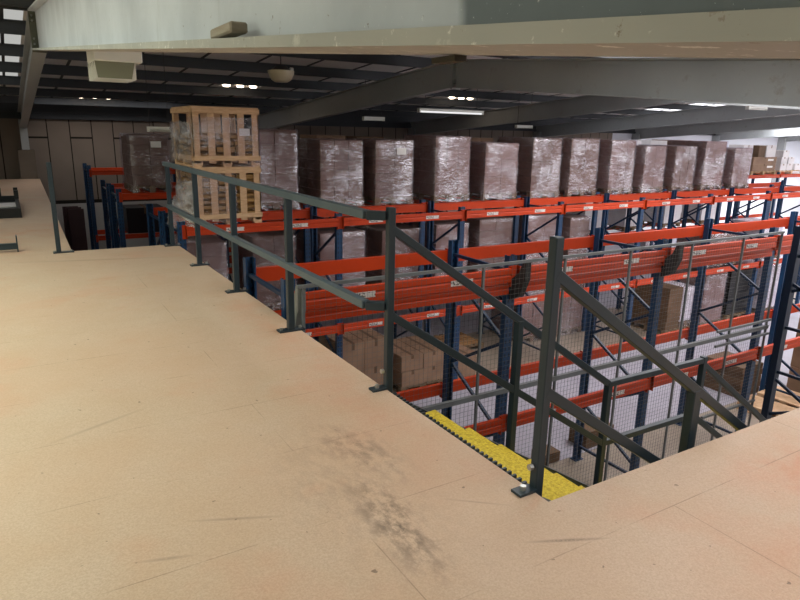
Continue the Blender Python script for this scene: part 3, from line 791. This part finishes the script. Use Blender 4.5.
def lpallet(label, x0, x1, y0, y1, z0, rz=0, m='pallet_dim', group=None):
    r = thing('wooden_pallet', label, 'pallet', ((x0+x1)/2, (y0+y1)/2, z0), rz, group)
    w, d = x1-x0, y1-y0; nb = 7; mb = MB()
    for k in range(nb): a = -w/2+(w-.1)*k/(nb-1); mb.box(a, a+.1, -d/2, d/2, .118, .14)
    mb.build('deck_boards', M[m], r)
    mb = MB()
    for y in (-d/2, -.05, d/2-.1):
        mb.box(-w/2, w/2, y, y+.1, .096, .118)
        for x in (-w/2, -.06, w/2-.12): mb.box(x, x+.12, y, y+.1, .02, .096)
    mb.build('blocks', M[m], r)
    mb = MB()
    for x in (-w/2, -.05, w/2-.1): mb.box(x, x+.1, -d/2, d/2, 0, .02)
    mb.build('base_boards', M[m], r)
    return r
G1 = 'brown cartons on the rack floor behind the guard railing'
lpallet('pallet under the tall brown carton pile seen left of the stair-head post', 4.42, 5.32, 9.05, 10.0, 0)
stack(4.42, 5.32, 9.05, 10.0, .14, 1.14, 2, 2, 'card', 'the tall pile left of the stair-head post', G1)
lpallet('pallet under the lower brown carton pile right of the stair-head post', 5.62, 6.55, 9.05, 10.0, 0)
stack(5.62, 6.55, 9.05, 10.0, .14, .72, 2, 2, 'card', 'the low pile right of the stair-head post', G1)
carton('single brown carton on the rack floor beside the low stack of loose planks', 6.9, 7.35, 9.1, 9.9, 0, .52, 'card', None)
lpallet('pallet with brown planks stacked on it, under the second rack', 7.55, 8.55, 10.35, 11.3, 0)
for k in range(6):
    o = MB().bar((7.6+.03*k, 10.42+.14*k, .156), (8.5, 10.42+.14*k, .156), .1, .028).build('plank', M['plank']); tag(o, 'loose brown plank lying on a pallet under the second rack', 'plank', 'loose brown planks')
G2 = 'loads standing on the rack floor'
load('wrapped carton load on the rack floor, half hidden by the near stair-head post', 9.46, 10.22, 10.22, 11.3, 0, 1.2, 'card_rose', 5, G2, nx=2)
load('wrapped carton load on the rack floor just right of the near stair-head post', 10.6, 11.45, 10.22, 11.3, 0, 1.2, 'card_rose', 5, G2, nx=2)
lpallet('pallet under the big brown carton stack behind the sloping handrail', 12.95, 14.0, 9.02, 10.1, 0)
stack(12.95, 13.45, 9.02, 10.1, .14, 1.16, 1, 5, 'card_dark', 'the big stack behind the sloping handrail', 'cartons behind the sloping handrail')
load('white-wrapped carton load beside the big brown stack behind the sloping handrail', 13.47, 14.0, 9.02, 10.1, .14, 1.12, 'card_white', 5, None, nx=1)
load('pinkish wrapped carton load on the rack floor next to the black crates', 14.3, 15.2, 9.02, 10.1, 0, 1.36, 'card_rose', 7, G2, nx=2)
for k in range(8):
    r = thing('plastic_crate', 'black plastic crate, %s up in the dark stack on the rack floor' % ordn[k], 'crate', (16.1, 9.6, .145+k*.145), 0, 'black crates stacked on the rack floor')
    q = MB().box(-.55,.55,-.45,.45,0,.02)
    for a, b, c, d in ((-.55,.55,-.45,-.43),(-.55,.55,.43,.45),(-.55,-.53,-.43,.43),(.53,.55,-.43,.43)): q.box(a,b,c,d,.02,.12)
    q.build('crate_body', M['black'], r); MB().box(-.57,.57,-.47,-.45,.105,.14).box(-.57,.57,.45,.47,.105,.14).box(-.57,-.55,-.45,.45,.105,.14).box(.55,.57,-.45,.45,.105,.14).build('rim', M['black'], r)
lpallet('pallet under the stack of black crates', 15.55, 16.65, 9.1, 10.1, 0)
load('pale wrapped carton load on the rack floor at the far right', 16.95, 17.8, 9.05, 10.1, 0, 1.3, 'card_white', 6, G2, nx=2)
# row-one lower tier and small cartons by the foot of the stairs
carton('small open brown carton on the floor beside the yellow stair treads', 6.08, 6.42, 5.9, 6.15, 0, .16, 'card_dark')
carton('small brown carton behind the landing rail, against a blue upright', 7.0, 7.6, 5.95, 6.3, 0, .28, 'card_dark')
G3 = 'flat brown cartons stacked near the right end of the fence'
for k in range(5):
    carton('flat brown carton, %s up in the stack behind the right end of the fence' % ordn[k], 10.95+.03*(k % 2), 11.6+.03*(k % 2), 5.95, 6.7, .12*k, .12*k+.117, 'card_dark', G3)
lpallet('pale wooden pallet at the deck edge, left of the two by the stacked flat cartons', 10.55, 11.1, 4.9, 5.75, 0, .1, 'wood', 'pale pallets beyond the deck edge')
lpallet('pale wooden pallet at the deck edge, right of the two by the stacked flat cartons', 11.25, 11.9, 4.9, 5.8, 0, .05, 'wood', 'pale pallets beyond the deck edge')
for i in range(2):
    for k in range(3):
        carton('large brown carton at the far right, %s column, %s up' % (('left', 'right')[i], ordn[k]), 12.15+i*.75, 12.87+i*.75, 4.95, 5.75, .5*k, .5*k+.495, 'card', 'large cartons at the far right')
# mid-tier odds and ends towards the bright end
G4 = 'white boxes on the far racks'
for i, (x, zt, y) in enumerate([(12.0, 2.95, 13.98), (13.6, 2.7, 13.98), (15.3, 2.8, 13.98), (17.2, 2.9, 13.98), (19.2, 2.7, 13.98), (21.3, 2.9, 13.98)]):
    load('white boxed load on the far rack middle tier, %s from the left' % ordn[i], x, x+.95, y, y+1.0, 1.55, zt, 'card_white', 3, G4, wrap=False, name='pallet_load', nx=2)
for i, (x, zt) in enumerate([(12.6, 1.2), (14.9, 1.3), (18.4, 1.1)]):
    load('white wrapped load on the floor of the far rack, %s from the left' % ordn[i], x, x+1.0, 13.98, 15.0, 0, zt, 'card_white', 4, 'white loads on the far rack floor', nx=2)
load('grey load in rumpled film on the second rack, low at the far right', 14.25, 15.5, 9.05, 9.98, 1.53, 2.35, 'card_grey', 3, None, nx=2)
load('small white wrapped load on the second rack, right of the rumpled grey one', 16.5, 17.4, 9.05, 9.98, 1.53, 2.5, 'card_white', 4, None, nx=2)
# far right cartons on the top tier of the far rack
G5 = 'cartons on the far rack at the right'
lpallet('pallet under the brown cartons at the right end of the far rack', 24.0, 25.65, 13.98, 15.0, ZB, 0, 'pallet')
for i, (x0, x1, z0, z1, m, lab) in enumerate([
    (24.05, 25.6, ZB+.14, ZB+.40, 'card', 'wide brown carton, lower of two at the right end of the far rack'),
    (24.05, 25.6, ZB+.40, ZB+.66, 'card', 'wide brown carton, upper of two at the right end of the far rack'),
    (24.3, 24.75, ZB+.66, ZB+1.08, 'card_dark', 'tall brown carton on the wide brown cartons of the far rack'),
    (24.8, 25.45, ZB+.66, ZB+1.1, 'card_white', 'large white carton on the wide brown cartons of the far rack'),
    (23.3, 23.9, ZB, ZB+1.1, 'card_white', 'tall white carton left of the wide brown cartons on the far rack')]):
    carton(lab, x0, x1, 14.0, 14.6, z0, z1, m, G5, note=(i < 2))
lpallet('pallet under the small white cartons at the right end of the far rack', 25.9, 27.7, 13.98, 15.0, ZB, 0, 'wood')
for i, (x, k) in enumerate([(25.95, 0), (26.4, 0), (27.0, 0), (25.95, 1), (26.45, 1), (26.0, 2)]):
    carton('small white carton on the far rack, %s' % ['bottom left of the little pile', 'bottom middle of the little pile', 'standing apart to the right of the little pile', 'middle layer on the left of the little pile', 'middle layer on the right of the little pile', 'topmost of the little pile'][i],
           x, x+.43, 14.0, 14.45, ZB+.14+.26*k, ZB+.14+.26*k+.255, 'card_white', G5)
# far left: dark boards, black boxes
bd = thing('dark_board_stack', 'dark maroon boards standing on end in a gap between deck and racks', 'boards', (1.45, 19.3, 0))
MB().box(-.2, .17, 0, .06, 0, 2.42).build('board', M['maroon'], bd); MB().box(-.28, .10, .07, .13, 0, 2.44).build('board', M['maroon'], bd); MB().box(-.15, .22, -.07, -.01, 0, 2.38).build('board', M['maroon'], bd)
bd['category'] = 'board'
for i, (x0, x1, z0, z1, lab) in enumerate([(2.72, 3.7, 1.66, 2.38, 'large black box on the farthest rack, under the lone wrapped load'), (2.75, 3.7, .0, 1.0, 'black box on the floor of the farthest rack')]):
    carton(lab, x0, x1, 19.05, 19.9, z0, z1, 'black', 'black boxes on the farthest rack', name='black_box')

# ------------------------------------------------ things on the mezzanine
lp = thing('railing_post', 'lone dark grey railing post at the corner of the deck by the far left', 'post', (.42, 8.42, DK))
MB().box(-.025, .025, -.025, .025, .01, 1.05).build('post_tube', M['post'], lp, .004)
MB().box(-.06, .16, -.04, .04, 0, .012).build('base_plate', M['post'], lp)
for x in (-.045, .13): MB().cyl((x, 0, .012), (x, 0, .03), .012, 6).build('bolt', M['bolt'], lp)
sb = thing('steel_bracket', 'grey steel bar with an upright end plate lying on the deck at the left', 'bracket', (-.3, 8.72, DK))
MB().box(-.6, .30, -.03, .03, .03, .10).build('bar', M['post'], sb); MB().box(.30, .315, -.06, .06, 0, .19).build('end_plate', M['post'], sb); MB().box(-.6, -.585, -.06, .06, 0, .19).build('end_plate', M['post'], sb)
# black collapsible crate on deck
bc = thing('folding_crate', 'black folding crate with raised corner lugs on the deck at the far left', 'crate', (-.42, 13.0, DK))
MB().box(-.75, .55, -1.1, -1.04, 0, .15).build('side_panel', M['black'], bc); MB().box(-.75, .55, 1.04, 1.1, 0, .15).build('side_panel', M['black'], bc)
MB().box(.49, .55, -1.04, 1.04, 0, .15).build('end_panel', M['black'], bc); MB().box(-.75, -.69, -1.04, 1.04, 0, .15).build('end_panel', M['black'], bc)
MB().box(-.69, .49, -1.04, 1.04, 0, .05).build('base', M['black'], bc)
for x, y in ((-.72, 1.07), (.52, 1.07), (.25, 1.07), (.52, .5)):
    MB().box(x-.035, x+.035, y-.035, y+.035, .15, .30).build('corner_lug', M['black'], bc)
pp = MB().box(-1.0, .1, 13.0, 13.6, DK+.051, DK+.07).build('paper_sheet', M['card_white']); tag(pp, 'pale sheet of card lying in the black folding crate on the deck', 'card')

# ------------------------------------------------------- roof hung fittings
def zr(y): return zroof(y)
lf = thing('flood_light', 'pale grey boxy light fitting hung just behind the front rafter', 'light fitting', (.84, 5.95, EYE+.31))
MB().box(-.16, .20, -.22, .22, .17, .52).build('casing', M['white'], lf, .01)
gm = NT('ribbed_diffuser'); gm.col(srgb('#7b7e68')); gm.set(.25); gm = gm.m
dm = MB()
dm.prism([(-.155, .17), (.14, .17), (.11, .045), (-.14, .045)], 'y', -.21, .21); dm.build('diffuser', gm, lf)
for k in range(5): MB().box(-.16, .145, -.205+.1*k, -.193+.1*k, .038, .17).build('rib', M['white'], lf)
MB().box(-.01, .01, -.01, .01, .52, zr(5.95)-EYE-.31).build('hanger', M['dark'], lf)
bl = thing('bowl_light', 'shallow bowl light fitting hanging under the roof, centre left', 'light fitting', (3.86, 10.0, EYE+.70))
db = MB(); ring = []
for z, rr in ((0, .10), (.03, .15), (.12, .20), (.17, .205)):
    ring.append([(rr*math.cos(t*math.pi/9), rr*math.sin(t*math.pi/9), z) for t in range(18)])
vs = [p for q in ring for p in q]; fs = [tuple(range(17, -1, -1))]
for a in range(3): fs += [(a*18+i, a*18+(i+1) % 18, (a+1)*18+(i+1) % 18, (a+1)*18+i) for i in range(18)]
db.add(vs, fs); bg = NT('yellowed_bowl'); bg.col(srgb('#b4ac90')); bg.set(.3); db.build('bowl', bg.m, bl, 0, True)
MB().cyl((0,0,.165), (0,0,.24), .17, 16, .09).build('housing', M['dark'], bl); MB().cyl((.15,0,.2), (.2,0,.2), .03, 8).build('lamp_cap', M['white'], bl)
MB().bar((0,0,.24), (0,0,zr(10)-EYE-.70), .012, .012).build('hanger', M['dark'], bl)
def strip(label, x, y, z, L, lit=True):
    r = thing('strip_light', label, 'light fitting', (x, y, z), 0, 'strip lights under the roof')
    MB().box(-L/2, L/2, -.05, .05, .03, .08).build('casing', M['white'], r)
    MB().cyl((-L/2+.03, 0, .012), (L/2-.03, 0, .012), .018, 10).build('tube', M['tube'] if lit else M['white'], r)
    MB().box(-L/2, -L/2+.03, -.05, .05, -.01, .03).box(L/2-.03, L/2, -.05, .05, -.01, .03).build('end_cap', M['white'], r)
    for s in (-.4, .4): MB().bar((s*L, 0, .08), (s*L, 0, zr(y)-z), .008, .008).build('hanger_wire', M['dark'], r)
    return r
strip('lit strip light hanging on wires under the roof, above the wrapped loads', 8.6, 12.0, EYE+.40, 1.75)
strip('white strip light under the roof just left of the slatted crates', 2.42, 12.3, EYE-.10, .4, False)
strip('white strip light end on, beyond the lit strip light, above the top row', 12.9, 14.4, EYE+.15, .6, False)
strip('small white strip light against the roof at the upper right', 16.25, 9.6, EYE+.70, .8, False)
strip('white strip light in the dark roof between the crates and the lit strip light', 7.4, 13.4, EYE+.22, .55, False)
# wooden block resting on the front rafter's flange, and a steel cleat below it
wb = MB().box(.45, .49, 1.46, 1.62, EYE+.039+.0867*1.54+.027, EYE+.039+.0867*1.54+.05).build('wooden_block', M['greywood'], None, .004)
tag(wb, "small pale wooden block resting on the front rafter's lower flange", 'block')
cl = MB().box(.575, .597, .80, .86, EYE+.100, EYE+.1085).build('steel_cleat', M['rust']); tag(cl, 'dark rusty cleat under the front rafter flange, near the centre', 'cleat')
# daylight gaps along a lifted sheet edge
for (x0, y0) in ((4.75, 15.9), (11.4, 15.9), (1.9, 19.4)):
    for k in range(3):
        z = zroof(y0)-.035
        struct(MB().cyl((x0+.33*k, y0, z), (x0+.33*k+.001, y0+.004, z+.03), .085, 10).build('roof_gap', M['spot']))

# ---------------------------------------------------------- world / output
W = bpy.data.worlds.new('world'); S.world = W; W.use_nodes = True
W.node_tree.nodes['Background'].inputs[0].default_value = (.8, .88, 1, 1); W.node_tree.nodes['Background'].inputs[1].default_value = .6
S.view_settings.view_transform = 'Standard'; S.view_settings.look = 'None'; S.view_settings.gamma = 1
S.view_settings.exposure = 0.05
try: S.view_settings.use_curve_mapping = False
except Exception: pass
S.cycles.max_bounces = 8; S.cycles.diffuse_bounces = 4; S.cycles.transparent_max_bounces = 16
